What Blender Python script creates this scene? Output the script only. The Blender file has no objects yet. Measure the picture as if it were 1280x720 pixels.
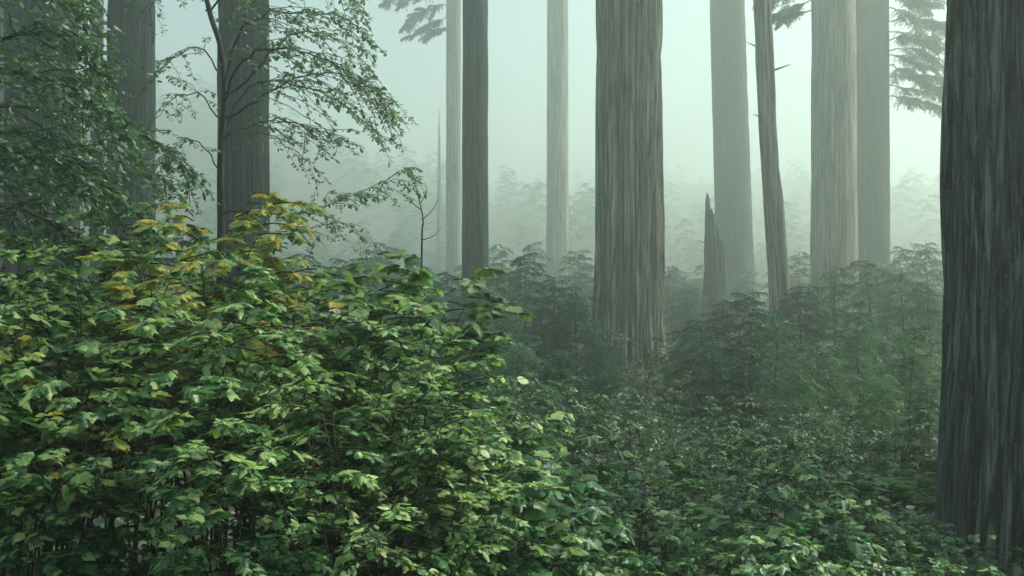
import bpy, math, numpy as np
from mathutils import Vector

# ------------------------------------------------------------------ basics
sc = bpy.context.scene
COL = sc.collection
rng = np.random.default_rng(7)
F = 1422.2            # focal length of the 40 mm lens in pixels of the 1280 wide photograph
CAMZ = 2.2
PI = math.pi


def at(x, y, Y):
    """the point of space at distance Y that stands at photograph pixel x, y"""
    return np.array([(x - 640) / F * Y, Y, CAMZ - (y - 360) / F * Y])


def sstep(a, b, v):
    t = np.clip((v - a) / (b - a), 0, 1)
    return t * t * (3 - 2 * t)


def vnoise(u, v, nu, seed, nv=64):
    """smooth value noise, periodic over u in [0,1) with nu cells; v in cells"""
    r = np.random.default_rng(seed).random((nu, nv))
    uu = (np.asarray(u) % 1.0) * nu
    vv = np.asarray(v) % nv
    i = np.floor(uu).astype(int); j = np.floor(vv).astype(int)
    fu = uu - i; fv = vv - j
    fu = fu * fu * (3 - 2 * fu); fv = fv * fv * (3 - 2 * fv)
    i0 = i % nu; i1 = (i + 1) % nu; j0 = j % nv; j1 = (j + 1) % nv
    return (r[i0, j0] * (1 - fu) + r[i1, j0] * fu) * (1 - fv) + (r[i0, j1] * (1 - fu) + r[i1, j1] * fu) * fv


def gz(x, y):
    """height of the ground"""
    x = np.asarray(x, float); y = np.asarray(y, float)
    n = (vnoise(x / 640 + .5, y / 5.0 + 20, 128, 3) - .5) * .35 + (vnoise(x / 640 + .5, y / 1.6 + 9, 400, 4) - .5) * .10
    left = .35 * sstep(0, -4, x) * sstep(14, 5, y)
    d = np.clip(y - 55, 0, 170)
    far = np.clip(y - 105, 0, 190) * .145 + d * .010 + 20 * sstep(105, 240, y) * sstep(.02, -.34, x / np.maximum(np.abs(y), 1)) + 6 * (vnoise(x / 640 + .5, y / 40, 16, 8) - .5) * sstep(70, 130, y)  # far slope and left hillside added as a backdrop that darkens the fog
    return n * sstep(1.0, 4.0, np.abs(y) + .5) + left + far


# ------------------------------------------------------------------ mesh building
class MB:
    """collects vertices and faces (with material slots and uv) and links them as ONE mesh object"""
    def __init__(s):
        s.V = []; s.UV = []; s.F = []; s.n = 0

    def add(s, V, faces, mat=0, UV=None):
        V = np.asarray(V, float)
        s.V.append(V)
        s.UV.append(np.zeros((len(V), 2)) if UV is None else np.asarray(UV, float))
        for f in faces:
            f = np.asarray(f, int)
            m = np.asarray(mat, int)
            s.F.append((f + s.n, np.full(len(f), int(m)) if m.ndim == 0 else m))
        s.n += len(V)

    def mesh(s, name, mats, smooth=True):
        me = bpy.data.meshes.new(name)
        V = np.concatenate(s.V); UV = np.concatenate(s.UV)
        me.vertices.add(len(V)); me.vertices.foreach_set("co", V.astype(np.float32).ravel())
        loops = np.concatenate([f.ravel() for f, m in s.F])
        tot = np.concatenate([np.full(len(f), f.shape[1]) for f, m in s.F])
        mi = np.concatenate([m for f, m in s.F])
        start = np.concatenate([[0], np.cumsum(tot)[:-1]])
        me.loops.add(len(loops)); me.loops.foreach_set("vertex_index", loops.astype(np.int32))
        me.polygons.add(len(tot))
        me.polygons.foreach_set("loop_start", start.astype(np.int32))
        me.polygons.foreach_set("loop_total", tot.astype(np.int32))
        me.polygons.foreach_set("material_index", mi.astype(np.int32))
        me.polygons.foreach_set("use_smooth", np.full(len(tot), smooth))
        uv = me.uv_layers.new(name="UVMap")
        uv.data.foreach_set("uv", UV[loops].astype(np.float32).ravel())
        for m in mats:
            me.materials.append(m)
        me.update(calc_edges=True)
        return me

    def obj(s, name, mats, parent=None, smooth=True):
        return link(name, s.mesh(name, mats, smooth), parent)


def link(name, data, parent=None):
    o = bpy.data.objects.new(name, data)
    COL.objects.link(o)
    if parent is not None:
        o.parent = parent
    return o


def thing(name, label, cat, loc=(0, 0, 0), rz=0.0, group=None, scale=1.0):
    o = link(name, None)
    o.empty_display_size = .2
    o.location = tuple(float(c) for c in loc); o.rotation_euler = (0, 0, rz); o.scale = (scale,) * 3
    o["label"] = label; o["category"] = cat
    if group:
        o["group"] = group
    return o


def copy_tree(root, loc, rz, scale, label, group=None):
    r = root.copy(); COL.objects.link(r)
    r.location = tuple(float(c) for c in loc); r.rotation_euler = (0, 0, rz); r.scale = (scale,) * 3
    r["label"] = label
    if group:
        r["group"] = group
    for ch in list(root.children):
        c = ch.copy(); COL.objects.link(c); c.parent = r
        for g in list(ch.children):
            d = g.copy(); COL.objects.link(d); d.parent = c
    return r


def norm(v):
    v = np.asarray(v, float)
    return v / np.maximum(np.linalg.norm(v, axis=-1, keepdims=True), 1e-9)


def smooth_path(P, n):
    """Catmull-Rom through the points P, n samples"""
    P = np.asarray(P, float)
    Q = np.vstack([2 * P[0] - P[1], P, 2 * P[-1] - P[-2]])
    t = np.linspace(0, len(P) - 1 - 1e-6, n)
    i = t.astype(int); f = (t - i)[:, None]
    a, b, c, d = Q[i], Q[i + 1], Q[i + 2], Q[i + 3]
    return .5 * (2 * b + (c - a) * f + (2 * a - 5 * b + 4 * c - d) * f ** 2 + (3 * b - a - 3 * c + d) * f ** 3)


def tube(mb, P, R, mat=0, ns=6):
    P = np.asarray(P, float); n = len(P)
    R = np.broadcast_to(np.asarray(R, float), (n,))
    T = norm(np.gradient(P, axis=0))
    up = np.array([0, 0, 1.0]) if abs(T[:, 2]).mean() < .8 else np.array([1.0, 0, 0])
    A = norm(np.cross(T, up)); B = np.cross(T, A)
    th = np.arange(ns) / ns * 2 * PI
    V = P[:, None] + R[:, None, None] * (np.cos(th)[None, :, None] * A[:, None] + np.sin(th)[None, :, None] * B[:, None])
    i = np.arange(n - 1)[:, None] * ns; j = np.arange(ns)[None]; k = (j + 1) % ns
    f = np.stack([i + j, i + k, i + ns + k, i + ns + j], -1).reshape(-1, 4)
    L = np.concatenate([[0], np.cumsum(np.linalg.norm(np.diff(P, axis=0), axis=1))])
    uv = np.stack(np.broadcast_arrays(th[None] * R.mean(), L[:, None]), -1).reshape(-1, 2)
    mb.add(V.reshape(-1, 3), [f, np.arange(ns)[None] + (n - 1) * ns], mat, uv)


# leaf templates: stalk end at the origin, tip at y = 1, upper side towards +z
def leaf_template(right, mids, fold, droop, wave=0.0):
    """right: outline points of the right half from base to tip; mids: midrib y positions; every half is a strip of faces"""
    r = np.array(right, float)
    nm = len(mids)
    V = [(0, m, 0) for m in mids]
    for sgn in (1, -1):
        V += [(sgn * x, y, 0) for x, y in r]
    V = np.array(V, float)
    ax = np.abs(V[:, 0])
    V[:, 2] = -fold * ax - droop * V[:, 1] ** 2 + wave * np.sin(V[:, 1] * 9) * ax
    tris = []
    nr = len(r)
    for h in range(2):
        o = nm + h * nr
        near = [int(np.argmin(np.abs(np.array(mids) - max(0, y - .12)))) for x, y in r]
        for i in range(nr - 1):
            a, b = near[i], near[i + 1]
            q = [(a, o + i, o + i + 1)]
            if b != a:
                q.append((a, o + i + 1, b))
            tris += q if h == 0 else [(x, z, y) for x, y, z in q]
    return V, np.array(tris, int)


LOBED = leaf_template([(.05, -.02), (.22, -.13), (.44, -.05), (.37, .10), (.50, .16), (.62, .37), (.48, .40), (.38, .46), (.36, .60), (.26, .64), (.15, .84), (0, 1.0)],
                      [0, .22, .45, .7, 1.0], .22, .22, .10)
TOOTHED = leaf_template([(.03, 0), (.18, .08), (.30, .24), (.27, .30), (.33, .42), (.27, .50), (.27, .62), (.17, .72), (.12, .86), (0, 1.0)], [0, .3, .6, 1.0], .25, .18, .06)
OVATE = leaf_template([(.05, .02), (.22, .16), (.31, .38), (.27, .62), (.13, .86), (0, 1.0)], [0, .35, .7, 1.0], .2, .12)
NEEDLE = (np.array([(0, 0, 0), (.19, .4, .0), (0, 1, -.05), (-.19, .4, .0)], float), np.array([(0, 1, 2), (0, 2, 3)]))


def leaves(mb, tpl, P, D, N, S, mat, curl=False):
    """one leaf per row: stalk end P, direction D, upward side N, length S, material slots mat"""
    T, tri = tpl
    P = np.asarray(P, float); D = norm(D); S = np.asarray(S, float)
    Z = norm(N - (N * D).sum(1, keepdims=True) * D)
    X = np.cross(D, Z)
    M = np.stack([X, D, Z], -1)                       # columns
    k = len(T); n = len(P)
    if curl:
        g = np.random.default_rng(n)
        TT = np.tile(T[None], (n, 1, 1))
        TT[:, :, 0] *= g.uniform(.7, 1.12, n)[:, None]
        TT[:, :, 2] = TT[:, :, 2] * g.uniform(.1, 2.4, n)[:, None] + T[None, :, 0] * g.normal(0, .16, n)[:, None]
        TT[:, :, 0] += T[None, :, 1] ** 2 * g.normal(0, .12, n)[:, None]
        V = P[:, None] + np.einsum('nij,nkj->nki', M, TT) * S[:, None, None]
    else:
        V = P[:, None] + np.einsum('nij,kj->nki', M, T) * S[:, None, None]
    f = (tri[None] + (np.arange(n) * k)[:, None, None]).reshape(-1, 3)
    uv = np.tile(T[:, :2], (n, 1))
    m = np.repeat(np.broadcast_to(np.asarray(mat), (n,)), len(tri))
    mb.add(V.reshape(-1, 3), [f], m, uv)


# ------------------------------------------------------------------ materials
def new_mat(name):
    m = bpy.data.materials.new(name); m.use_nodes = True
    nt = m.node_tree
    return m, nt, nt.nodes["Principled BSDF"], nt.nodes["Material Output"]


def ramp(nt, stops):
    r = nt.nodes.new("ShaderNodeValToRGB")
    e = r.color_ramp.elements
    while len(e) < len(stops):
        e.new(.5)
    for k, (p, c) in enumerate(stops):
        e[k].position = p; e[k].color = (*c, 1)
    return r


def math_node(nt, op, a, b=None):
    n = nt.nodes.new("ShaderNodeMath"); n.operation = op
    for k, v in enumerate((a, b)):
        if v is None:
            continue
        if isinstance(v, (int, float)):
            n.inputs[k].default_value = v
        else:
            nt.links.new(v, n.inputs[k])
    return n.outputs[0]


def leaf_mat(name, stops, rough=.32, trans=.38, tcol=(1.0, 1.2, .5), vein=.35, spec=.4):
    m, nt, p, out = new_mat(name)
    geo = nt.nodes.new("ShaderNodeNewGeometry"); oi = nt.nodes.new("ShaderNodeObjectInfo")
    fac = math_node(nt, 'ADD', math_node(nt, 'MULTIPLY', geo.outputs["Random Per Island"], .72), math_node(nt, 'MULTIPLY', oi.outputs["Random"], .28))
    r = ramp(nt, stops); nt.links.new(fac, r.inputs[0])
    uv = nt.nodes.new("ShaderNodeUVMap"); uv.uv_map = "UVMap"
    sep = nt.nodes.new("ShaderNodeSeparateXYZ"); nt.links.new(uv.outputs[0], sep.inputs[0])
    ax = math_node(nt, 'ABSOLUTE', sep.outputs[0])
    rib = math_node(nt, 'LESS_THAN', ax, .022)
    # side veins: stripes that run outwards and forwards from the midrib
    st = math_node(nt, 'SINE', math_node(nt, 'MULTIPLY', math_node(nt, 'SUBTRACT', sep.outputs[1], math_node(nt, 'MULTIPLY', ax, .8)), 42))
    side = math_node(nt, 'GREATER_THAN', st, .86)
    v = math_node(nt, 'MULTIPLY', math_node(nt, 'MAXIMUM', rib, math_node(nt, 'MULTIPLY', side, .5)), vein)
    nz = nt.nodes.new("ShaderNodeTexNoise"); nz.inputs["Scale"].default_value = 22; nz.inputs["Detail"].default_value = 3
    tc = nt.nodes.new("ShaderNodeTexCoord"); nt.links.new(tc.outputs["Object"], nz.inputs["Vector"])
    hs = nt.nodes.new("ShaderNodeHueSaturation"); nt.links.new(r.outputs[0], hs.inputs["Color"])
    nt.links.new(math_node(nt, 'ADD', math_node(nt, 'MULTIPLY', nz.outputs[0], .8), .6), hs.inputs["Value"])
    mix = nt.nodes.new("ShaderNodeMixRGB"); nt.links.new(v, mix.inputs[0]); nt.links.new(hs.outputs[0], mix.inputs[1]); mix.inputs[2].default_value = (.22, .30, .10, 1)
    nt.links.new(mix.outputs[0], p.inputs["Base Color"])
    p.inputs["Roughness"].default_value = rough; p.inputs["Specular IOR Level"].default_value = spec
    bp = nt.nodes.new("ShaderNodeBump"); bp.inputs["Strength"].default_value = .35; bp.inputs["Distance"].default_value = .004
    nt.links.new(math_node(nt, 'ADD', nz.outputs[0], math_node(nt, 'MULTIPLY', st, .3)), bp.inputs["Height"]); nt.links.new(bp.outputs[0], p.inputs["Normal"])
    tr = nt.nodes.new("ShaderNodeBsdfTranslucent")
    tm = nt.nodes.new("ShaderNodeMixRGB"); tm.blend_type = 'MULTIPLY'; tm.inputs[0].default_value = 1; nt.links.new(mix.outputs[0], tm.inputs[1]); tm.inputs[2].default_value = (*tcol, 1)
    nt.links.new(tm.outputs[0], tr.inputs[0])
    ms = nt.nodes.new("ShaderNodeMixShader"); ms.inputs[0].default_value = trans
    nt.links.new(p.outputs[0], ms.inputs[1]); nt.links.new(tr.outputs[0], ms.inputs[2]); nt.links.new(ms.outputs[0], out.inputs["Surface"])
    return m


def bark_mat(name, dark, mid, light, moss, moss_amt=.5, su=14.0, sv=.9, bump=.9, rough=.92, plate=(9, .5), crack=.75):
    """fibrous upright bark: the uv is metres round the trunk and metres up it"""
    m, nt, p, out = new_mat(name)
    uv = nt.nodes.new("ShaderNodeUVMap"); uv.uv_map = "UVMap"
    mp = nt.nodes.new("ShaderNodeMapping"); mp.inputs["Scale"].default_value = (su, sv, 1); nt.links.new(uv.outputs[0], mp.inputs[0])
    n1 = nt.nodes.new("ShaderNodeTexNoise"); n1.inputs["Scale"].default_value = 1; n1.inputs["Detail"].default_value = 8; n1.inputs["Roughness"].default_value = .66; n1.inputs["Distortion"].default_value = .12
    nt.links.new(mp.outputs[0], n1.inputs["Vector"])
    mp2 = nt.nodes.new("ShaderNodeMapping"); mp2.inputs["Scale"].default_value = (su * 4.3, sv * 5, 1); nt.links.new(uv.outputs[0], mp2.inputs[0])
    n2 = nt.nodes.new("ShaderNodeTexNoise"); n2.inputs["Scale"].default_value = 1; n2.inputs["Detail"].default_value = 3
    nt.links.new(mp2.outputs[0], n2.inputs["Vector"])
    mp3 = nt.nodes.new("ShaderNodeMapping"); mp3.inputs["Scale"].default_value = (1.6, .45, 1); nt.links.new(uv.outputs[0], mp3.inputs[0])
    n3 = nt.nodes.new("ShaderNodeTexNoise"); n3.inputs["Scale"].default_value = 1; n3.inputs["Detail"].default_value = 4
    nt.links.new(mp3.outputs[0], n3.inputs["Vector"])
    h = math_node(nt, 'ADD', math_node(nt, 'MULTIPLY', n1.outputs[0], .7), math_node(nt, 'MULTIPLY', n2.outputs[0], .3))
    # long fibrous plates between narrow furrows
    mpv = nt.nodes.new("ShaderNodeMapping"); mpv.inputs["Scale"].default_value = (plate[0], plate[1], 1); nt.links.new(uv.outputs[0], mpv.inputs[0])
    vm_ = nt.nodes.new("ShaderNodeMixRGB"); vm_.blend_type = 'ADD'; vm_.inputs[0].default_value = .55; nt.links.new(mpv.outputs[0], vm_.inputs[1]); nt.links.new(n1.outputs["Color"], vm_.inputs[2])
    vo = nt.nodes.new("ShaderNodeTexVoronoi"); vo.voronoi_dimensions = '2D'; vo.feature = 'DISTANCE_TO_EDGE'; vo.inputs["Scale"].default_value = 1; nt.links.new(vm_.outputs[0], vo.inputs["Vector"])
    edge = math_node(nt, 'MINIMUM', math_node(nt, 'MULTIPLY', vo.outputs["Distance"], 7.0), 1.0)
    r = ramp(nt, [(.41, dark), (.50, mid), (.585, light)]); nt.links.new(h, r.inputs[0])
    ml = math_node(nt, 'MULTIPLY', math_node(nt, 'SMOOTH_MIN', 1.0, math_node(nt, 'MAXIMUM', math_node(nt, 'MULTIPLY', math_node(nt, 'SUBTRACT', n3.outputs[0], .42), 5), 0)), moss_amt)
    mx = nt.nodes.new("ShaderNodeMixRGB"); nt.links.new(ml, mx.inputs[0]); nt.links.new(r.outputs[0], mx.inputs[1])
    r2 = ramp(nt, [(.35, tuple(c * .35 for c in moss)), (.62, moss)]); nt.links.new(h, r2.inputs[0]); nt.links.new(r2.outputs[0], mx.inputs[2])
    mp4 = nt.nodes.new("ShaderNodeMapping"); mp4.inputs["Scale"].default_value = (su * 2.6, su * .6, 1); nt.links.new(uv.outputs[0], mp4.inputs[0])
    n4 = nt.nodes.new("ShaderNodeTexNoise"); n4.inputs["Scale"].default_value = 1; n4.inputs["Detail"].default_value = 2; nt.links.new(mp4.outputs[0], n4.inputs["Vector"])
    fl = math_node(nt, 'MULTIPLY', math_node(nt, 'GREATER_THAN', n4.outputs[0], .64), .22)
    mx2 = nt.nodes.new("ShaderNodeMixRGB"); nt.links.new(fl, mx2.inputs[0])
    mc = nt.nodes.new("ShaderNodeMixRGB"); nt.links.new(math_node(nt, 'MULTIPLY', math_node(nt, 'SUBTRACT', 1.0, edge), crack), mc.inputs[0]); nt.links.new(mx.outputs[0], mc.inputs[1]); mc.inputs[2].default_value = (*dark, 1)
    nt.links.new(mc.outputs[0], mx2.inputs[1]); mx2.inputs[2].default_value = (*[min(.45, c * 1.25) for c in light], 1)
    nt.links.new(mx2.outputs[0], p.inputs["Base Color"])
    p.inputs["Roughness"].default_value = rough; p.inputs["Specular IOR Level"].default_value = .25
    b = nt.nodes.new("ShaderNodeBump"); b.inputs["Strength"].default_value = bump; b.inputs["Distance"].default_value = .05
    nt.links.new(math_node(nt, 'ADD', h, math_node(nt, 'MULTIPLY', edge, .6)), b.inputs["Height"]); nt.links.new(b.outputs[0], p.inputs["Normal"])
    return m


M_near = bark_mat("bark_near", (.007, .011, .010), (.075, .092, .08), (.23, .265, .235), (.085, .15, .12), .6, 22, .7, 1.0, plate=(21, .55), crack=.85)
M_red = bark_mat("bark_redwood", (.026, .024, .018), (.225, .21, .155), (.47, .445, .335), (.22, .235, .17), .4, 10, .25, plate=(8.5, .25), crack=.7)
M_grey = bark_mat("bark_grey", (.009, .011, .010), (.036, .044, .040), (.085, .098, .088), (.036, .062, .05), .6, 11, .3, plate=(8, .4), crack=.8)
M_grey_shaded = bark_mat("bark_grey_shaded", (.006, .009, .009), (.022, .030, .028), (.052, .066, .062), (.022, .042, .037), .6, 11, .3, plate=(8, .4), crack=.8)  # the grey bark again, darkened to paint shade on the left trunks
M_snag = bark_mat("weathered_wood", (.06, .052, .042), (.28, .235, .19), (.44, .39, .33), (.22, .23, .18), .35, 10, .3, plate=(8, .3), crack=.6)
M_twig = bark_mat("twig_bark", (.014, .013, .011), (.036, .034, .028), (.07, .068, .058), (.05, .07, .042), .5, 40, 6, .4)
M_cane = bark_mat("cane_bark", (.014, .016, .008), (.034, .036, .017), (.065, .062, .03), (.04, .055, .022), .5, 60, 8, .3)

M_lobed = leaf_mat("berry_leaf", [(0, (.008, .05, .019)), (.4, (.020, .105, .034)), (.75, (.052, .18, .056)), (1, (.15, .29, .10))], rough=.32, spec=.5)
M_lobed_pale_lit = leaf_mat("pale_lit_berry_leaf", [(0, (.13, .28, .08)), (.5, (.27, .42, .14)), (1, (.46, .53, .22))], rough=.32, spec=.5)  # pale leaf green, also painting the lit highlights on shrub tops
M_yellow = leaf_mat("autumn_leaf", [(0, (.46, .50, .10)), (.45, (.66, .56, .12)), (.8, (.70, .47, .11)), (1, (.64, .30, .08))], trans=.4, tcol=(1, 1, .6))
M_herb = leaf_mat("herb_leaf", [(0, (.010, .068, .026)), (.45, (.024, .13, .044)), (.8, (.06, .20, .066)), (1, (.17, .32, .11))], rough=.28, spec=.55)
M_small = leaf_mat("tree_leaf", [(0, (.028, .09, .05)), (.5, (.06, .16, .08)), (1, (.17, .28, .15))], rough=.26, spec=.7, trans=.45)
M_huck = leaf_mat("huckleberry_leaf", [(0, (.008, .052, .024)), (.5, (.018, .09, .038)), (1, (.06, .16, .06))], rough=.38)
M_needle = leaf_mat("needles", [(0, (.008, .046, .022)), (.5, (.015, .074, .034)), (1, (.04, .12, .05))], rough=.5, trans=.3, vein=0, spec=.3)
M_needle_lit = leaf_mat("lit_needles", [(0, (.028, .11, .048)), (.5, (.055, .17, .07)), (1, (.115, .24, .10))], rough=.45, trans=.38, vein=0, spec=.3)  # needle green lightened, fog light on the feathery conifers put into the colour
M_fern = leaf_mat("fern_leaf", [(0, (.010, .045, .016)), (.5, (.02, .07, .022)), (1, (.036, .095, .034))], rough=.75, spec=.12, vein=0)


def ground_mat():
    m, nt, p, out = new_mat("forest_floor")
    tc = nt.nodes.new("ShaderNodeTexCoord")
    n1 = nt.nodes.new("ShaderNodeTexNoise"); n1.inputs["Scale"].default_value = 1.1; n1.inputs["Detail"].default_value = 8; n1.inputs["Roughness"].default_value = .78
    n2 = nt.nodes.new("ShaderNodeTexVoronoi"); n2.inputs["Scale"].default_value = 24
    nt.links.new(tc.outputs["Object"], n1.inputs["Vector"]); nt.links.new(tc.outputs["Object"], n2.inputs["Vector"])
    r = ramp(nt, [(.3, (.012, .011, .007)), (.5, (.028, .022, .013)), (.62, (.02, .034, .012)), (.8, (.045, .032, .018))]); nt.links.new(n1.outputs[0], r.inputs[0])
    mx = nt.nodes.new("ShaderNodeMixRGB"); mx.inputs[0].default_value = .5
    sp = nt.nodes.new("ShaderNodeSeparateColor"); nt.links.new(n2.outputs["Color"], sp.inputs[0])
    r2 = ramp(nt, [(0, (.008, .008, .005)), (.55, (.02, .015, .009)), (.85, (.03, .022, .012)), (1, (.015, .028, .01))]); nt.links.new(sp.outputs[0], r2.inputs[0])
    nt.links.new(r.outputs[0], mx.inputs[1]); nt.links.new(r2.outputs[0], mx.inputs[2])
    nt.links.new(mx.outputs[0], p.inputs["Base Color"]); p.inputs["Roughness"].default_value = .9
    b = nt.nodes.new("ShaderNodeBump"); b.inputs["Distance"].default_value = .06; nt.links.new(n1.outputs[0], b.inputs["Height"]); nt.links.new(b.outputs[0], p.inputs["Normal"])
    return m


# ------------------------------------------------------------------ ground and ground cover
def build_ground():
    a = np.sinh(np.linspace(-4.2, 4.2, 181)); xs = a / a[-1] * 195
    b = np.concatenate([np.linspace(-65, 2, 28)[:-1], 2 + (np.sinh(np.linspace(0, 4.2, 190)) / np.sinh(4.2)) * 385])
    X, Y = np.meshgrid(xs, b)
    V = np.stack([X, Y, gz(X, Y)], -1).reshape(-1, 3)
    nx, ny = len(xs), len(b)
    i = (np.arange(ny - 1)[:, None] * nx + np.arange(nx - 1)[None]).ravel()
    mb = MB(); mb.add(V, [np.stack([i, i + 1, i + nx + 1, i + nx], -1)])
    o = mb.obj("ground", [ground_mat()]); o["kind"] = "structure"


def build_ground_cover():
    r = np.random.default_rng(11)
    mb = MB()
    n = 15000
    Y = 4.2 + 44 * r.random(n) ** 1.5
    X = (r.random(n) * 1.25 - .62) * .95 * Y
    c = np.stack([X, Y, gz(X, Y)], -1)
    # every clump: a few leaves on short stalks
    k = 3
    P = np.repeat(c, k, 0) + np.stack([r.normal(0, .07, n * k), r.normal(0, .07, n * k), .04 + .20 * r.random(n * k)], -1)
    az = r.random(n * k) * 2 * PI
    D = np.stack([np.cos(az), np.sin(az), r.normal(-.2, .25, n * k)], -1)
    N = np.stack([r.normal(0, .3, n * k), r.normal(-.15, .3, n * k), np.ones(n * k)], -1)
    S = .05 + .06 * r.random(n * k)
    leaves(mb, OVATE, P, D, N, S, 0)
    o = mb.obj("ground_cover", [M_herb]); o["kind"] = "stuff"
    o["label"] = "low leafy ground cover carpeting the forest floor"


build_ground()
build_ground_cover()


# ------------------------------------------------------------------ trunks
def trunk_mesh(name, R0, H, seed, mat, nth=160, nz=150, flare=.3, flare_h=1.4, ridge=.03, nr=20, topr=.6, lean=None, lobes=(), zpow=1.5, jag=None, twist=.02, furrow_len=2.2, flute=1.0):
    th = np.arange(nth) / nth
    t = np.linspace(0, 1, nz) ** zpow
    U, T = np.meshgrid(th, t)
    ang = U * 2 * PI + PI / 2                         # seam at the back (+y)
    Hh = H
    if jag is not None:
        Hh = jag(ang, U)                              # top height round the trunk
    Z = T * Hh
    k = Z / H
    R = R0 * (1 - (1 - topr) * k) * (1 + flare * np.exp(-Z / flare_h))
    if jag is None:
        R = R * np.where(k > .8, np.sqrt(np.clip((1 - k) / .2, 0.004, 1)), 1)
    u = U + (vnoise(U, Z / 3.0, 5, seed + 5) - .5) * twist
    fl = sum(a * np.exp(-Z / fh) * np.cos(kk * ang + ph) for kk, a, ph, fh in ((5, .07, seed, 1.6), (8, .045, seed * 2.1, 1.1), (3, .025, seed * 1.3, 9.0)))
    d = np.zeros_like(R)
    for kk, a, vv in ((nr, 1.0, furrow_len), (int(nr * 2.3), .6, furrow_len * .6), (nr * 5, .28, furrow_len * .3)):
        nn = vnoise(u, Z / vv, kk, seed + kk)
        d += a * (1 - np.abs(2 * nn - 1)) ** 2.6
    R = R * (1 + fl * flute) - ridge * d * (.75 + .5 * vnoise(U, Z / 2.5, 7, seed + 9))
    for a0, wdt, dep in lobes:                        # long hollow creases between two stems grown together
        da = (ang - a0 + PI) % (2 * PI) - PI
        R = R - dep * R0 * np.exp(-(da / wdt) ** 2)
    R = np.maximum(R, .004)
    X = R * np.cos(ang); Yy = R * np.sin(ang)
    if lean is not None:
        lx, ly = lean(Z)
        X = X + lx; Yy = Yy + ly
    V = np.stack([X, Yy, Z - .25], -1).reshape(-1, 3)
    uv = np.stack([U * 2 * PI * R0, Z], -1).reshape(-1, 2)
    i = (np.arange(nz - 1)[:, None] * nth + np.arange(nth)[None]).ravel()
    j = (np.arange(nz - 1)[:, None] * nth + (np.arange(nth)[None] + 1) % nth).ravel()
    mb = MB(); mb.add(V, [np.stack([i, j, j + nth, i + nth], -1)], 0, uv)
    if jag is not None:
        c = V[-nth:].mean(0); c[2] = V[-nth:, 2].min() - .2
        q = np.arange(nth)
        mb.add(np.vstack([V[-nth:], c]), [np.stack([q, (q + 1) % nth, np.full(nth, nth)], -1)], 0)
    return mb.mesh(name, [mat])


def conifer_branch(mb, L, seed, droop=.25, twig=.32, ntw=16, nn=7, needle=.05, wood=0, green=1, org=(0, 0, 0), az=0.0, rise=.1, hang=.25, rad=.012, flat=True):
    """a bough along +x turned by az: stem, side twigs in one drooping plane, and needles on each twig"""
    r = np.random.default_rng(seed)
    t = np.linspace(0, 1, 10)
    P = np.stack([L * t, .06 * L * np.sin(t * 4 + seed), L * (rise * t - droop * t ** 2)], -1)
    tw = []
    ts = np.linspace(.12, 1.0, ntw)
    base = np.stack([np.interp(ts, t, P[:, c]) for c in range(3)], -1)
    nP, nD, nN, nS = [], [], [], []
    stems = [(P, np.linspace(rad, rad * .25, 10))]
    for i, tt in enumerate(ts):
        for sg in (1, -1):
            l = twig * (1.15 - .75 * tt) * (.7 + .6 * r.random())
            a = sg * (1.0 - .35 * tt + r.normal(0, .28))
            d = np.array([math.cos(a), math.sin(a), r.normal(-.12, .22)])
            q = np.linspace(0, 1, nn)[:, None]
            pts = base[i] + d * l * q + np.array([0, 0, -hang]) * l * q ** 2
            stems.append((pts[[0, nn // 2, nn - 1]], np.array([rad * .28, rad * .2, rad * .1])))
            tang = norm(np.gradient(pts, axis=0))
            for s2 in (1, -1):
                sd = np.stack([-tang[:, 1], tang[:, 0], np.zeros(nn)], -1) * s2
                nP.append(pts); nD.append(tang * .75 + sd * .9 + r.normal(0, .18, (nn, 3)) + np.array([0, 0, -.12]))
                nN.append(np.array([0, 0, 1.0]) + r.normal(0, .3, (nn, 3))); nS.append(needle * (.7 + .6 * r.random(nn)) * (1.1 - .4 * q[:, 0]))
            nP.append(pts[-1:]); nD.append(tang[-1:]); nN.append(np.array([[0, 0, 1.0]])); nS.append(np.array([needle]))
    ca, sa = math.cos(az), math.sin(az)
    Rz = np.array([[ca, -sa, 0], [sa, ca, 0], [0, 0, 1]])
    org = np.asarray(org, float)
    for p, rr in stems:
        tube(mb, p @ Rz.T + org, rr, wood, 4)
    leaves(mb, NEEDLE, np.concatenate(nP) @ Rz.T + org, np.concatenate(nD) @ Rz.T, np.concatenate(nN), np.concatenate(nS), green)


# one high crown, shared by the redwoods (begins above the frame)
def crown_mesh(seed, H0=37, H1=61, Rmax=5.2, n=110):
    r = np.random.default_rng(seed)
    mb = MB()
    for i in range(n):
        t = i / n
        z = H0 + (H1 - H0) * t
        L = (Rmax * (1 - t) ** .7 + .5) * (.6 + .6 * r.random())
        conifer_branch(mb, L, seed * 100 + i, droop=.35, twig=.42 * L ** .5, ntw=9, nn=4, needle=.34, org=(0, 0, z), az=i * 2.4, rise=.15, hang=.4, rad=.04)
    return mb.mesh("crown", [M_grey, M_needle])


CROWNS = [crown_mesh(1), crown_mesh(2)]


def redwood(px_c, px_w, Y, label, mat, seed, H=61.0, crown=0, group=None, lean=None, nth=160, nz=170, name="redwood_tree", **kw):
    """a redwood whose trunk shows px_w pixels wide at eye height about pixel px_c"""
    x = (px_c - 640) / F * Y
    z = float(gz(x, Y))
    t = thing(name, label, "tree", (x, Y, z), 0, group)
    R = px_w / F * Y / 2
    H = min(H, 65.5 - z)
    me = trunk_mesh("trunk", R * 1.03, H, seed, mat, lean=lean, nth=nth, nz=nz, **kw)
    link("trunk", me, t)
    if crown is not None:
        c = link("crown", CROWNS[crown % 2], t)
        c.rotation_euler = (0, 0, seed * 1.7); c.location = (0, 0, H - 61)
    return t


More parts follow.
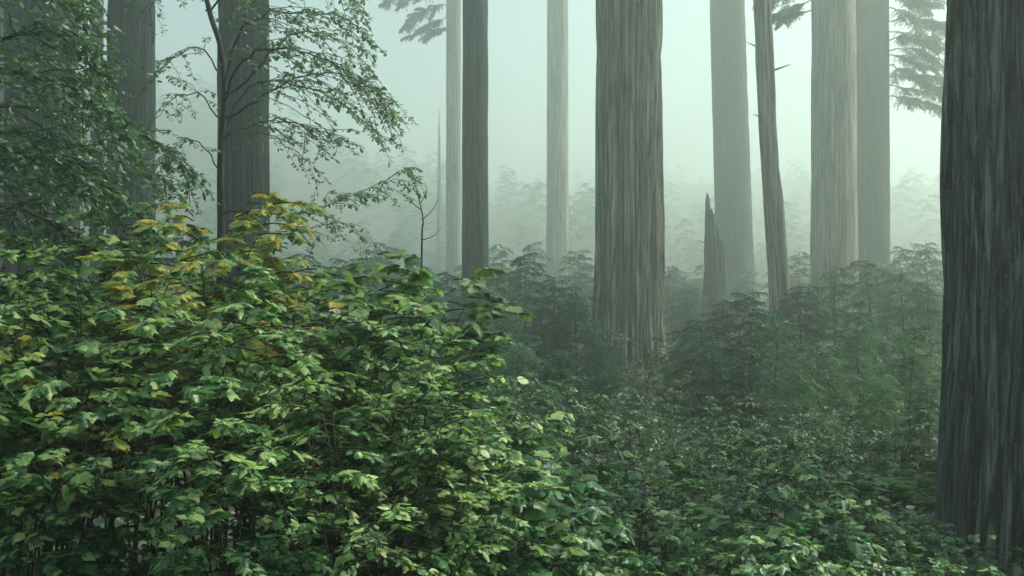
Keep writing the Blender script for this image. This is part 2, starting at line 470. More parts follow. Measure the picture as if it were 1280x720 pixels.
def bough_on(t, pxs, Y, L, az, seed, droop=.4, rise=.1, twig=.8, needle=.16, rad=.04, **kw):
    """a bough of tree t that leaves its trunk at photograph pixel pxs: a bent limb that carries drooping sprays of needles"""
    r = np.random.default_rng(seed)
    mb = MB()
    p0 = at(pxs[0], pxs[1], Y) - np.array(t.location)
    q = np.linspace(0, 1, 12)
    d = np.array([math.cos(az), math.sin(az), 0]); sd = np.array([-d[1], d[0], 0])
    P = p0 + d * (L * q)[:, None] + sd * (.12 * L * np.sin(q * 5 + seed))[:, None] + np.array([0, 0, 1]) * (L * (rise * q - droop * q ** 2))[:, None]
    P[1:] += r.normal(0, .02 * L, (11, 3))
    tube(mb, P, np.linspace(rad, rad * .2, 12), 0, 5)
    m = 13
    for k in range(m):
        f = .22 + .78 * (k + r.random() * .6) / m
        c = np.array([np.interp(f, q, P[:, a]) for a in range(3)])
        a = az + (-1) ** k * r.uniform(.15, 1.2) + (0 if k < m - 1 else -(-1) ** k * .5)
        l = L * r.uniform(.16, .42) * (1.1 - .5 * f)
        conifer_branch(mb, l, seed * 77 + k, droop=r.uniform(.2, .9), twig=min(l * .55, twig), ntw=int(r.uniform(7, 15)), nn=7, needle=needle, org=c, az=a, rise=r.uniform(-.2, .25), hang=.45, rad=rad * .3)
    mb.obj("branch", [M_twig, M_needle], t)


LOB = [(-PI / 2 - .42, .15, .22), (-PI / 2 + .5, .06, .07)]
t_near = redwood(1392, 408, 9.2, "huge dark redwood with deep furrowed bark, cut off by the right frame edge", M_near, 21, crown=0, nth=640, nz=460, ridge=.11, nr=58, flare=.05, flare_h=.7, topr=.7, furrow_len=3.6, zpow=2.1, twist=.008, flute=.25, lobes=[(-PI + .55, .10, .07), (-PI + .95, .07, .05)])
t_mid = redwood(786, 86, 31, "broad straight redwood with pale ridged bark in the centre of the forest", M_red, 5, crown=1, nth=440, nz=300, ridge=.11, nr=36, flare=.16, flare_h=2.4, topr=.72, lobes=LOB, furrow_len=3.5)
redwood(594, 33, 35, "slender dark redwood standing just in front of a paler trunk", M_grey, 6, crown=0, ridge=.02, nr=16, flare=.15, topr=.8)
t_pale = redwood(567, 19, 86, "thin pale trunk half hidden behind the slender dark redwood", M_red, 7, crown=1, ridge=.02, nr=14, topr=.9)
redwood(697, 28, 86, "lone pale grey misty trunk left of the broad central redwood", M_red, 8, crown=0, ridge=.02, nr=14, topr=.8)
redwood(304, 64, 23, "dark redwood with a slim leafy tree growing against its side", M_grey_shaded, 9, crown=1, ridge=.03, nr=20, flare=.12, topr=.85, nth=220, nz=200)
redwood(164, 58, 29, "dark trunk rising behind the lit tips of the overhanging boughs", M_grey_shaded, 10, crown=0, ridge=.03, nr=20, flare=.12, topr=.85)
redwood(121, 17, 36, "thin trunk standing close beside the dark trunk behind the boughs", M_grey_shaded, 12, crown=None, ridge=.015, nr=12, topr=.8)
redwood(52, 88, 27, "wide shadowy trunk behind the overhanging boughs, furthest to the left", M_grey_shaded, 13, crown=1, ridge=.04, nr=20, topr=.85)
redwood(921, 46, 68, "smooth grey misty redwood behind the split snag", M_grey, 14, crown=1, ridge=.03, nr=18, topr=.75, lean=lambda Z: (-.03 * Z, 0 * Z))
t_13 = redwood(1042, 56, 50, "broad brownish redwood, front one of the overlapping pair", M_red, 15, crown=0, ridge=.035, nr=22, flare=.18, flare_h=2.5, topr=.8)
t_14 = redwood(1088, 47, 60, "grey redwood partly hidden behind the broad brownish one", M_grey, 16, crown=1, ridge=.03, nr=18, topr=.75)

# the split snag: leaning, pale where it has split
def snag_x(Z):
    return -.05 * Z + .025 * np.sin(Z * .6)


t_snag = redwood(976, 21, 34, "pale leaning snag with a long torn split along its trunk", M_snag, 17, H=19, crown=None, nth=120, nz=160, ridge=.03, nr=14, flare=.1, topr=1.2,
                 lean=lambda Z: (snag_x(Z), 0 * Z), name="snag_tree", lobes=[(-PI / 2 + .2, .35, .22)])
for zs, off, rr in (((2.6, 3.6, 5.0, 6.5, 8.0), (-.08, -.12, -.10, -.06, -.04), (.01, .07, .085, .06, .01)), ((.6, 2.0, 3.6, 4.8, 5.7), (.20, .19, .17, .17, .19), (.06, .12, .12, .10, .012))):
    zs = np.array(zs)
    sp = smooth_path(np.stack([snag_x(zs) + np.array(off), -.19 + 0 * zs, zs], -1), 30)
    mb = MB(); tube(mb, sp, np.interp(np.linspace(0, 1, 30), np.linspace(0, 1, 5), rr), 0, 8)
    mb.obj("bark_strip", [M_snag], t_snag)

for z0, a, l in ((8.6, .2, .7), (7.2, 2.8, .5), (5.2, 2.5, .35), (9.3, 2.9, .6)):
    d = np.array([math.cos(a), -.35, .3])
    mb = MB(); tube(mb, [np.array([float(snag_x(z0)), 0, z0]) + d * q for q in (.1, l * .6, l)], [.04, .028, .008], 0, 5)
    mb.obj("branch_stub", [M_snag], t_snag)

# the broken stump: one tall splinter to the left, torn down to the right
def jag(ang, U):
    c = np.clip(.5 - .5 * np.cos(ang - .1), 0, 1)       # 1 towards -x
    return 3.9 + 2.2 * c ** 1.2 + .55 * (vnoise(U, U * 0 + .5, 22, 5) - .5) + .5 * (vnoise(U, U * 0 + .5, 60, 6) - .5)
x = (893 - 640) / F * 46
t_st = thing("tree_stump", "tall broken stump with a jagged splintered top", "stump", (x, 46, float(gz(x, 46))))
link("trunk", trunk_mesh("trunk", .50, 6, 30, M_grey, nth=140, nz=70, ridge=.05, nr=12, flare=.5, flare_h=1.6, topr=.75, jag=jag, zpow=1.0), t_st)
for a, l, z0 in ((2.9, .75, 3.9), (.3, .55, 3.3)):
    d = np.array([math.cos(a), -.3, .25])
    mb = MB(); tube(mb, [np.array([0, 0, z0]) + d * s for s in (.15, .35, l)], [.035, .025, .008], 0, 5)
    mb.obj("branch_stub", [M_grey], t_st)
for a, z0, l in ((2.2, 5.3, .7), (3.6, 5.5, .6), (4.6, 4.6, .8), (1.0, 3.9, .6), (5.6, 3.9, .5)):
    p = np.array([math.cos(a) * .34, math.sin(a) * .34, z0])
    mb = MB(); tube(mb, [p - [0, 0, .4], p, p + [math.cos(a) * .05, 0, l]], [.06, .05, .006], 0, 5)
    mb.obj("splinter", [M_snag if a > 4 else M_grey], t_st)

# far trunks that almost dissolve in the fog
redwood(549, 8, 118, "thin bare broken pole fading into the fog between the redwoods", M_grey, 31, H=18.5, crown=None, nth=40, nz=60, ridge=.01, nr=6, flare=.2, topr=.2, name="dead_tree")
FARS = [(15, 40, 55, "dim trunk at the left frame edge behind all the boughs")]
for k, (c, w, Y, lb) in enumerate(FARS):
    redwood(c, w, Y, lb, M_grey, 40 + k, crown=k, nth=48, nz=50, ridge=.03, nr=10, topr=.7, H=61.0)

for k, (c, Y, w) in enumerate([(-120, 34, 70), (-260, 52, 60), (-60, 68, 40)]):  # unseen trees added on the left to darken the fog
    redwood(c, w, Y, "redwood added out of view past the left frame edge, its high crown darkening the fog", M_grey, 70 + k, crown=k, nth=64, nz=60, ridge=.03, nr=14, group="redwoods added just out of view")

for k, (x, y) in enumerate([(33, 34), (28.5, 36), (26, 33), (35, 42), (24, 38)]):  # unseen grove added so its crowns block the sun from the left trunks
    redwood(640 + F * x / y, 60, y, "redwood added out of view past the right frame edge, crown shading the left trunks", M_grey, 80 + k, crown=k, nth=64, nz=60, ridge=.03, nr=14, group="redwoods added out of view to the right")

# boughs of the redwoods that droop into the top of the picture
for k, (a, b, L, az) in enumerate([(566, -40, 2.6, PI - .3), (566, -15, 2.0, PI + .4), (566, -70, 2.4, PI), (566, 8, 1.9, PI + .1), (568, -60, 2.0, PI + .9), (566, 22, 1.7, PI - .2), (566, -28, 2.6, PI + .15), (566, 34, 1.1, PI + .3)]):
    bough_on(t_pale, (a, b), 86, L * 1.9, az, 60 + k, droop=.5, twig=1.1, ntw=40, nn=11, needle=.2, rise=.05, hang=.5, rad=.045)
for k, (a, b, L, az) in enumerate([(1022, -30, 1.5, PI), (1022, -60, 1.7, PI + .5), (1020, 0, 1.3, PI - .3), (1018, 12, 1.1, PI + .2), (1018, -15, 1.5, PI)]):
    bough_on(t_13, (a, b), 50, L * 1.5, az, 70 + k, droop=.5, twig=.75, ntw=34, nn=10, needle=.13, rise=.05, hang=.5, rad=.035)
for k in range(17):
    a = 1104; b = [-90, -75, -60, -45, -30, -15, 0, 12, 25, 38, 50, 62, 72, 84, 96, 108, 122][k]
    bough_on(t_14, (a, b), 60, rng.uniform(2.4, 4.7), [-.2, .35, -.7, .1][k % 4] + rng.normal(0, .12), 80 + k, droop=.42, twig=1.0, ntw=38, nn=11, needle=.15, rise=.12, hang=.5, rad=.04)


# ------------------------------------------------------------------ broadleaved trees of the left side
def leafy_limb(tree, P, r0, seed, leaf=.06, twl=.5, dens=10, leaves_per=9, mat=M_small, tpl=OVATE, start=.2, flat=.35, root=np.zeros(3)):
    """one limb (mesh 'branch') with its twigs, and its leaves as the child mesh 'foliage'; P in world metres"""
    r = np.random.default_rng(seed)
    P = np.asarray(P, float) - root
    L = np.linalg.norm(np.diff(P, axis=0), axis=1).sum()
    n = max(12, int(L * 10))
    Q = smooth_path(P, n)
    Q[1:-1] += r.normal(0, .012, (n - 2, 3))
    mb = MB()
    tube(mb, Q, np.linspace(r0, r0 * .18, n), 0, 6)
    lP, lD, lN, lS = [], [], [], []
    T = norm(np.gradient(Q, axis=0))
    nt_ = int(L * dens)
    for i in range(nt_):
        t = start + (1 - start) * (i + r.random()) / nt_
        j = min(int(t * (n - 1)), n - 1)
        sg = 1 if i % 2 else -1
        side = np.array([-T[j, 1], T[j, 0], 0.0]); side = side / max(np.linalg.norm(side), .2) * sg
        d = norm(T[j] * (.5 + .4 * r.random()) + side * (.75 + .3 * r.random()) + np.array([0, 0, r.normal(-.02, flat)]))
        l = twl * (.45 + .9 * r.random()) * (1.15 - .55 * t)
        q = np.linspace(0, 1, 6)[:, None]
        tp = Q[j] + d * l * q + np.array([0, 0, -.28]) * l * q ** 2 + np.cumsum(r.normal(0, .008, (6, 3)), 0)
        tube(mb, tp, np.linspace(r0 * .28, .0025, 6).clip(.002, .012), 0, 4)
        m = leaves_per
        s = r.random(m) ** .7
        lp = np.stack([np.interp(s, q[:, 0], tp[:, c]) for c in range(3)], -1)
        a = r.choice([-1, 1], m) * r.uniform(.5, 1.3, m)
        ca, sa = np.cos(a), np.sin(a)
        dd = np.stack([d[0] * ca - d[1] * sa, d[0] * sa + d[1] * ca, r.normal(-.35, .35, m)], -1)
        lP.append(lp + dd * .012); lD.append(dd)
        lN.append(np.stack([r.normal(0, .4, m), r.normal(-.2, .4, m), np.ones(m)], -1)); lS.append(leaf * r.uniform(.55, 1.25, m))
    o = mb.obj("branch", [M_twig], tree)
    f = MB(); leaves(f, tpl, np.concatenate(lP), np.concatenate(lD), np.concatenate(lN), np.concatenate(lS), 0, True)
    f.obj("foliage", [mat], o)


def W(pts, Y, dY=0.0):
    """photograph pixels (x, y[, extra depth]) to world points about distance Y"""
    return np.array([at(p[0], p[1], Y + (p[2] if len(p) > 2 else 0) + dY * k / max(1, len(pts) - 1)) for k, p in enumerate(pts)])


YA = 11.0
base = at(279, 360, YA); base[2] = float(gz(base[0], YA))
vm = thing("broadleaf_tree", "slim dark broadleaf tree against the redwood, with thin leafy branches reaching out", "tree", base)
mb = MB()
tp = smooth_path(np.vstack([base + [0.02, 0, -.1], W([(277, 330), (276, 200), (281, 120), (276, 60), (262, 15), (252, -40), (246, -130)], YA)]) - base, 60)
tube(mb, tp, np.linspace(.042, .018, 60), 0, 8); mb.obj("trunk", [M_twig], vm)
limbs = [([(279, 110), (300, 40, -.4), (350, 15, -.7), (410, 18, -.9), (465, 45, -1.0)], .026),
         ([(278, 120), (310, 70, -.6), (370, 62, -.9), (430, 85, -1.2), (488, 128, -1.3)], .026),
         ([(277, 160), (320, 105, .2), (385, 110, .5), (440, 140, .6), (484, 178, .6)], .024),
         ([(277, 175), (330, 150, -.5), (380, 160, -.8), (430, 180, -1.0)], .018),
         ([(276, 200), (320, 165, .6), (370, 190, .8), (400, 215, .8)], .014),
         ([(277, 268), (330, 262, -.4), (365, 268, -.7), (420, 252, -.9), (470, 232, -1.0), (520, 205, -1.0)], .018),
         ([(330, 262, -.4), (380, 285, -.6), (425, 280, -.8), (470, 300, -.9)], .012),
         ([(279, 90), (310, 10, .5), (360, -30, .8), (420, -20, 1.0), (450, 12, 1.0)], .024),
         ([(278, 95), (250, 60, -.4), (215, 72, -.7), (190, 95, -.9)], .018),
         ([(276, 150), (250, 118, .4), (220, 122, .6), (192, 150, .7)], .016),
         ([(276, 215), (250, 180, -.5), (225, 178, -.7), (200, 200, -.8)], .014),
         ([(256, 0), (225, -25, .3), (200, -10, .5), (180, 25, .6)], .016),
         ([(278, 130), (320, 85, -.2), (370, 40, -.2), (420, 50, -.3), (470, 85, -.4)], .022),
         ([(277, 150), (330, 120, -.9), (390, 90, -1.2), (450, 110, -1.4), (492, 150, -1.4)], .022),
         ([(262, 15), (300, -40, -.3), (350, -55, -.4), (400, -40, -.4), (440, -10, -.4)], .020)]
for k, (p, r0) in enumerate(limbs):
    thin = k in (4, 6, 8, 9, 10, 11)
    leafy_limb(vm, W(p, YA), r0 * .55, 200 + k, leaf=.046, twl=.52 if not thin else .42, dens=17 if not thin else 11, leaves_per=15 if not thin else 11, root=base, start=.25, mat=M_small, tpl=OVATE)

YB = 8.0
base = at(-95, 360, YB); base[2] = float(gz(base[0], YB))
ob = thing("broadleaf_tree", "dark broadleaf tree hanging dense glossy boughs into the upper left corner", "tree", base)
mb = MB()
tp = smooth_path(np.vstack([base + [0.02, 0, -.1], W([(-98, 300), (-88, 150), (-100, 20), (-92, -120), (-100, -300)], YB)]) - base, 50)
tube(mb, tp, np.linspace(.12, .05, 50), 0, 10); mb.obj("trunk", [M_twig], ob)
limbs = [([(-90, 230), (-20, 205, -.3), (50, 202, -.5), (100, 215, -.6), (150, 245, -.6), (190, 268, -.6)], .034),
         ([(-90, 190), (-10, 135, .2), (70, 140, .4), (140, 160, .4), (200, 180, .4), (232, 215, .4)], .034),
         ([(-92, 110), (-30, 60, -.3), (40, 40, -.5), (95, 45, -.5), (118, 70, -.5)], .03),
         ([(-92, 140), (-20, 95, -.4), (40, 95, -.7), (100, 118, -.8), (150, 150, -.8)], .03),
         ([(-90, 280), (-20, 258, -.3), (30, 262, -.4), (70, 285, -.4), (95, 315, -.4)], .026),
         ([(-92, 60), (-30, 0, .3), (30, -20, .5), (80, -5, .5), (105, 22, .5)], .028),
         ([(-92, 160), (-20, 165, .6), (50, 168, .9), (110, 188, 1.0), (170, 205, 1.0), (215, 235, 1.0)], .03),
         ([(-90, 250), (-10, 238, .5), (60, 232, .8), (120, 252, .9), (160, 285, .9)], .026),
         ([(-92, 20), (-40, -40, -.2), (20, -60, -.4), (70, -40, -.4), (100, -5, -.4)], .026),
         ([(-92, 90), (-30, 80, .7), (40, 72, 1.0), (90, 88, 1.1), (130, 115, 1.1)], .026),
         ([(-92, 200), (-30, 190, -.8), (20, 180, -1.0), (70, 195, -1.1), (120, 225, -1.1)], .026)]
for k, (p, r0) in enumerate(limbs):
    leafy_limb(ob, W(p, YB), r0 * .6, 300 + k, leaf=.047, twl=.52, dens=29, leaves_per=20, root=base, start=.15, mat=M_small, tpl=OVATE)

# bare dead sapling above the thicket
base = at(526, 360, 7.6); base[2] = float(gz(base[0], 7.6))
ds = thing("dead_sapling", "bare dead stem with a few twigs poking up above the thicket", "sapling", base)
mb = MB(); tube(mb, smooth_path(np.vstack([base, W([(527, 330), (529, 280), (524, 250), (516, 222)], 7.6)]) - base, 24), np.linspace(.008, .002, 24), 0, 5); mb.obj("stem", [M_twig], ds)
for p in ([(528, 275), (541, 262), (548, 248)], [(526, 262), (512, 252), (504, 250)], [(525, 255), (533, 240), (531, 228)], [(528, 300), (542, 295), (552, 284)]):
    mb = MB(); tube(mb, smooth_path(W(p, 7.6) - base, 8), np.linspace(.0035, .0012, 8), 0, 4); mb.obj("twig", [M_twig], ds)


# ------------------------------------------------------------------ shrubs
def make_shrub(name, label, cat, seed, h, spread, ncane, tpl, leaf, mats, p_alt=0.0, twigs=9, per=6, twl=.36, low=.28, droop=.45, tri=False, group=None, cane_r=.009, lit_tops=False):
    """a clump of arching canes (each its own mesh) and their leaves (one mesh), leaves in loose layers on side twigs"""
    r = np.random.default_rng(seed)
    t_ = thing(name, label, cat, (0, 0, 0), 0, group)
    lP, lD, lN, lS, lM = [], [], [], [], []
    for c in range(ncane):
        az = c * 2 * PI / ncane + r.normal(0, .35)
        dr = np.array([math.cos(az), math.sin(az), 0])
        hh = h * r.uniform(.68, 1.0); s = spread * r.uniform(.35, 1.0)
        t = np.linspace(0, 1, 14)
        C = dr * (.06 + s * t[:, None] ** 1.8) + np.stack([0 * t, 0 * t, hh * (1.12 * t - .12 * t ** 3)], -1)
        C[1:] += np.cumsum(r.normal(0, .008, (13, 3)), 0)
        mb = MB(); tube(mb, C[:12], np.linspace(cane_r, cane_r * .3, 12), 0, 5)
        for i in range(twigs):
            tt = low + (.97 - low) * (i + .6 * r.random()) / (twigs - .5)
            b = np.array([np.interp(tt, t, C[:, k]) for k in range(3)])
            a = az + (r.normal(0, 1.1) if i % 3 else r.uniform(0, 6.28))
            d = np.array([math.cos(a), math.sin(a), r.normal(.25, .2)])
            l = twl * r.uniform(.5, 1.2) * (1.15 - .45 * tt)
            q = np.linspace(0, 1, 5)[:, None]
            tp = b + d * l * q + np.array([0, 0, -.35]) * l * q ** 2
            tube(mb, tp, np.linspace(cane_r * .45, .0015, 5), 0, 4)
            for k in range(per):
                ss = .35 + .65 * ((k + 1) / per) ** .6
                p = np.array([np.interp(ss, q[:, 0], tp[:, j]) for j in range(3)])
                sg = (-1) ** k
                la = a + (0 if k == per - 1 else sg * r.uniform(.5, 1.3))
                pit = -r.normal(droop, .28)
                dd = np.array([math.cos(la), math.sin(la), pit])
                pl = leaf * r.uniform(.3, .6)                         # leaf stalk
                st = p + norm(np.array([math.cos(la), math.sin(la), .15])) * pl
                tube(mb, [p, st], [.0018, .0012], 0, 3)
                S = leaf * r.uniform(.42, 1.35)
                nn = np.array([math.cos(la) * .35, math.sin(la) * .35, 1]) + r.normal(0, .22, 3)
                alt = r.random() < p_alt * (2.2 * max(0, tt - .45) if lit_tops else 1)  # paler leaves crowd the cane tops, light from above put into leaf colour
                for da, sc_ in (((0, 1.0), (1.15, .82), (-1.15, .82)) if tri else ((0, 1.0),)):
                    e = np.array([math.cos(la + da), math.sin(la + da), pit])
                    lP.append(st); lD.append(e); lN.append(nn); lS.append(S * sc_); lM.append(1 if alt else 0)
        mb.obj("cane", [M_cane], t_)
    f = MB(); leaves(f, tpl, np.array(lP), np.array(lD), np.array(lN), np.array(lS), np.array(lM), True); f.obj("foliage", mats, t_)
    return t_


class Kind:
    """prototypes of one kind of plant; the first call of each moves the prototype, later calls copy it"""
    def __init__(s, protos, h0):
        s.p = protos; s.h = h0; s.used = [False] * len(protos)

    def put(s, k, x, Y, h, label, rz, group):
        k = k % len(s.p)
        loc = (x, Y, float(gz(x, Y)) - .02); scale = h / s.h[k]
        if not s.used[k]:
            o = s.p[k]; s.used[k] = True
            o.location = tuple(float(c) for c in loc); o.rotation_euler = (0, 0, rz); o.scale = (scale,) * 3
            o["label"] = label; o["group"] = group
            return o
        return copy_tree(s.p[k], loc, rz, scale, label, group)


G1 = "broad leaved shrubs of the thicket"
BERRY = Kind([make_shrub("berry_shrub", "", "shrub", 400 + k, 2.12, .60, 9, (LOBED, TOOTHED, OVATE, TOOTHED, LOBED)[k], (.062, .054, .05, .05, .07)[k], [M_lobed, M_lobed_pale_lit], .62, 14, 16, .30, .48, .26, k in (1, 3), G1, lit_tops=True) for k in range(5)], [2.1] * 5)
GOLD = Kind([make_shrub("berry_shrub", "", "shrub", 420 + k, 2.12, .58, 8, TOOTHED, (.048, .054)[k], [M_lobed_pale_lit, M_yellow], .40, 14, 16, .30, .46, .28, True, G1) for k in range(2)], [2.1] * 2)
G2 = "low leafy plants along the front"
HERB = Kind([make_shrub("leafy_plant", "", "plant", 440 + k, .95, .42, 7, TOOTHED if k % 2 else LOBED, (.072, .06, .066, .062)[k], [M_herb, M_lobed_pale_lit], .2, 10, 8, .24, .2, .28, k % 2 == 1, G2, .006) for k in range(4)], [.95] * 4)
G3 = "huckleberry bushes of the understory"
HUCK = Kind([make_shrub("huckleberry_bush", "", "bush", 460 + k, 1.6, .7, 8, OVATE, .058, [M_huck, M_lobed_pale_lit], .1, 12, 15, .42, .15, .3, False, G3, .008) for k in range(3)], [1.6] * 3)

PROF = ([-60, 0, 60, 120, 170, 250, 300, 400, 450, 490, 525, 560, 600, 700, 850, 960, 1010, 1060, 1180, 1300],
        [268, 262, 274, 260, 236, 216, 248, 274, 284, 315, 368, 425, 478, 545, 585, 555, 545, 600, 668, 680])


def top_y(x):
    return float(np.interp(x, *PROF))


COLS = ["under the dark overhanging boughs", "below the wide shadowy trunk", "below the dark trunk behind boughs", "below the gap between the two dark trunks", "below the slim broadleaf tree",
        "below the slim tree's leafy branches", "below the leafy branch tips", "below the bare dead stem", "below the slender dark redwood"]
ROWS = [("at the thicket's front foot", 5.0, 150), ("low on the thicket's face", 5.7, 75), ("high on the thicket's face", 6.5, 22), ("on the crest of the thicket", 7.4, -2)]
k = 0
for rw, (rtext, Y, dy) in enumerate(ROWS):
    for c in range(9):
        x = -25 + c * 78 + (rw % 2) * 32 + rng.normal(0, 9)
        Yp = Y + rng.normal(0, .18)
        if (c == 8 and rw == 3) or (rw == 0 and c in (0, 2, 3, 5, 8)) or (rw, c) in ((1, 8), (1, 4), (1, 2), (2, 6)):
            continue
        wx = (x - 640) / F * Yp
        h = CAMZ - (top_y(x) + dy + rng.normal(0, 16) - 360) / F * Yp - float(gz(wx, Yp))
        gold = (rw == 3 and c in (2, 3, 4)) or (rw == 2 and c in (3, 4)) or (rw == 1 and c == 1)
        K = GOLD if gold else BERRY
        look = "yellowing shrub" if gold else "green shrub"
        K.put(k, wx, Yp, h, f"{look} {rtext}, {COLS[c]}", rng.uniform(0, 6.28), G1)
        k += 1

HCOLS = [(470, "below the leafy branch tips"), (545, "below the bare dead stem"), (600, "below the slender dark redwood"), (650, "in the gap beside the slender dark redwood"), (700, "below the lone pale trunk"), (760, "below the central redwood's dark flank"),
         (825, "below the central redwood's pale flank"), (885, "below the broken stump"), (945, "below the split snag"), (1000, "in the gap beside the split snag"), (1045, "below the broad brownish redwood"), (1095, "below the half-hidden grey redwood"), (1150, "beside the huge dark redwood"), (1235, "at the foot of the huge dark redwood")]
HROWS = [("back row", 8.3, 0), ("third row", 7.4, 45), ("second row", 6.5, 85), ("front row", 5.7, 130)]
k = 0
for rw, (rtext, Y, dy) in enumerate(HROWS):
    for c, (x, ctext) in enumerate(HCOLS):
        if c < 3 and rw < 2:
            continue
        if c == 13 and rw != 2:
            continue
        xx = x + rng.normal(0, 14) + (rw % 2) * 20; Yp = Y + rng.normal(0, .2)
        ty = max(top_y(xx) + dy, 500 if rw < 2 else 560) + rng.normal(0, 12)
        ty = min(ty, 700)
        wx = (xx - 640) / F * Yp
        h = CAMZ - (ty - 360) / F * Yp - float(gz(wx, Yp))
        h = float(np.clip(h, .45, 1.6))
        HERB.put(k + rw, wx, Yp, h, f"low leafy plant in the {rtext}, {ctext}", rng.uniform(0, 6.28), G2)
        k += 1

for k, (x, y, Y, lb) in enumerate([                                   (1110, 625, 8.4, "leafy plant low before the dark hollow"), (1150, 640, 8.0, "leafy plant low beside the huge redwood's foot"), (1180, 655, 7.6, "leafy plant in front of the huge redwood's left edge")]):
    wx = (x - 640) / F * Y
    HERB.put(k, wx, Y, max(.4, CAMZ - (y - 360) / F * Y - float(gz(wx, Y))), lb, rng.uniform(0, 6.28), G2)

for k, (x, y, Y, ctext) in enumerate([(15, 655, 6.3, "under the dark overhanging boughs"), (75, 668, 6.0, "below the wide shadowy trunk"), (130, 640, 6.6, "below the dark trunk behind the boughs"), (190, 662, 6.1, "below the gap between the dark trunks"),
                                     (250, 648, 6.5, "left of the slim broadleaf tree"), (310, 665, 6.0, "right of the slim broadleaf tree"), (368, 640, 6.4, "below the slim tree's leafy branches")]):
    wx = (x - 640) / F * Y
    HERB.put(k, wx, Y, CAMZ - (y - 360) / F * Y - float(gz(wx, Y)), f"low leafy plant among the thicket's bare stems, {ctext}", rng.uniform(0, 6.28), G2)

HUCKS = [(575, 455, 11.5, "dark huckleberry bush behind the thicket, below the slender dark redwood"), (640, 445, 12, "dark huckleberry bush at the thicket's right end"), (690, 470, 13, "huckleberry bush in front of the lone pale trunk"),
         (735, 480, 12, "huckleberry bush before the central redwood's dark flank"), (790, 500, 13, "huckleberry bush at the foot of the central redwood"), (845, 515, 12, "huckleberry bush just right of the central redwood"),
         (900, 520, 11, "huckleberry bush below the broken stump"), (960, 500, 11.5, "huckleberry bush below the split snag"), (1020, 525, 10.5, "huckleberry bush before the broad brownish redwood"),
         (615, 500, 10, "low huckleberry bush hugging the thicket's right flank"), (760, 540, 9.8, "low huckleberry bush above the front plants, below the central redwood"), (680, 520, 10, "low huckleberry bush above the front plants, below the lone pale trunk")]
for rtext, Y, yy in (("near", 12.5, 488), ("middle", 16.5, 448), ("far", 21, 418)):
    for x, ctext in ((560, "left of the slender dark redwood"), (612, "right of the slender dark redwood"), (668, "left of the lone pale trunk"), (722, "right of the lone pale trunk"), (800, "before the central redwood"),
                     (850, "left of the broken stump"), (922, "right of the broken stump"), (985, "right of the split snag"), (1060, "before the overlapping redwood pair"), (1135, "left of the huge dark redwood")):
        HUCKS.append((x + rng.normal(0, 12), yy + rng.normal(0, 12), Y + rng.normal(0, .6), f"huckleberry bush in the {rtext} understory, {ctext}"))
for k, (x, y, Y, lb) in enumerate(HUCKS):
    wx = (x - 640) / F * Y
    HUCK.put(k, wx, Y, CAMZ - (y - 360) / F * Y - float(gz(wx, Y)), lb, rng.uniform(0, 6.28), G3)


# ------------------------------------------------------------------ young conifers
G4 = "young conifers of the understory"


def make_conifer(seed, h, spread, nb, needle=.055, thick=1.0, mat=None, droop=.38):
    r = np.random.default_rng(seed)
    t_ = thing("conifer_sapling", "", "sapling", (0, 0, 0), 0, G4)
    mb = MB()
    z = np.linspace(0, 1, 16)
    C = np.stack([.05 * np.sin(z * 5 + seed), .05 * np.cos(z * 4 + seed), h * z], -1)
    tube(mb, C, np.linspace(.03 * thick, .003, 16), 0, 6); mb.obj("trunk", [M_twig], t_)
    f = MB()
    for i in range(nb):
        t = .03 + .95 * (i / nb) ** 1.05
        c = np.array([np.interp(t, z, C[:, k]) for k in range(3)])
        L = spread * (1 - t) ** .55 * r.uniform(.35, 1.15) + .12
        conifer_branch(f, L, seed * 1000 + i, droop=droop * r.uniform(.5, 1.5), twig=.36 * min(1, L * 1.1 + .2), ntw=max(6, int(L * 19)), nn=9, needle=needle, org=c, az=i * 2.4 + r.normal(0, .3), rise=r.uniform(-.05, .3) + .25 * t, hang=.35, rad=.008)
    f.obj("foliage", [M_twig, mat or M_needle], t_)
    return t_


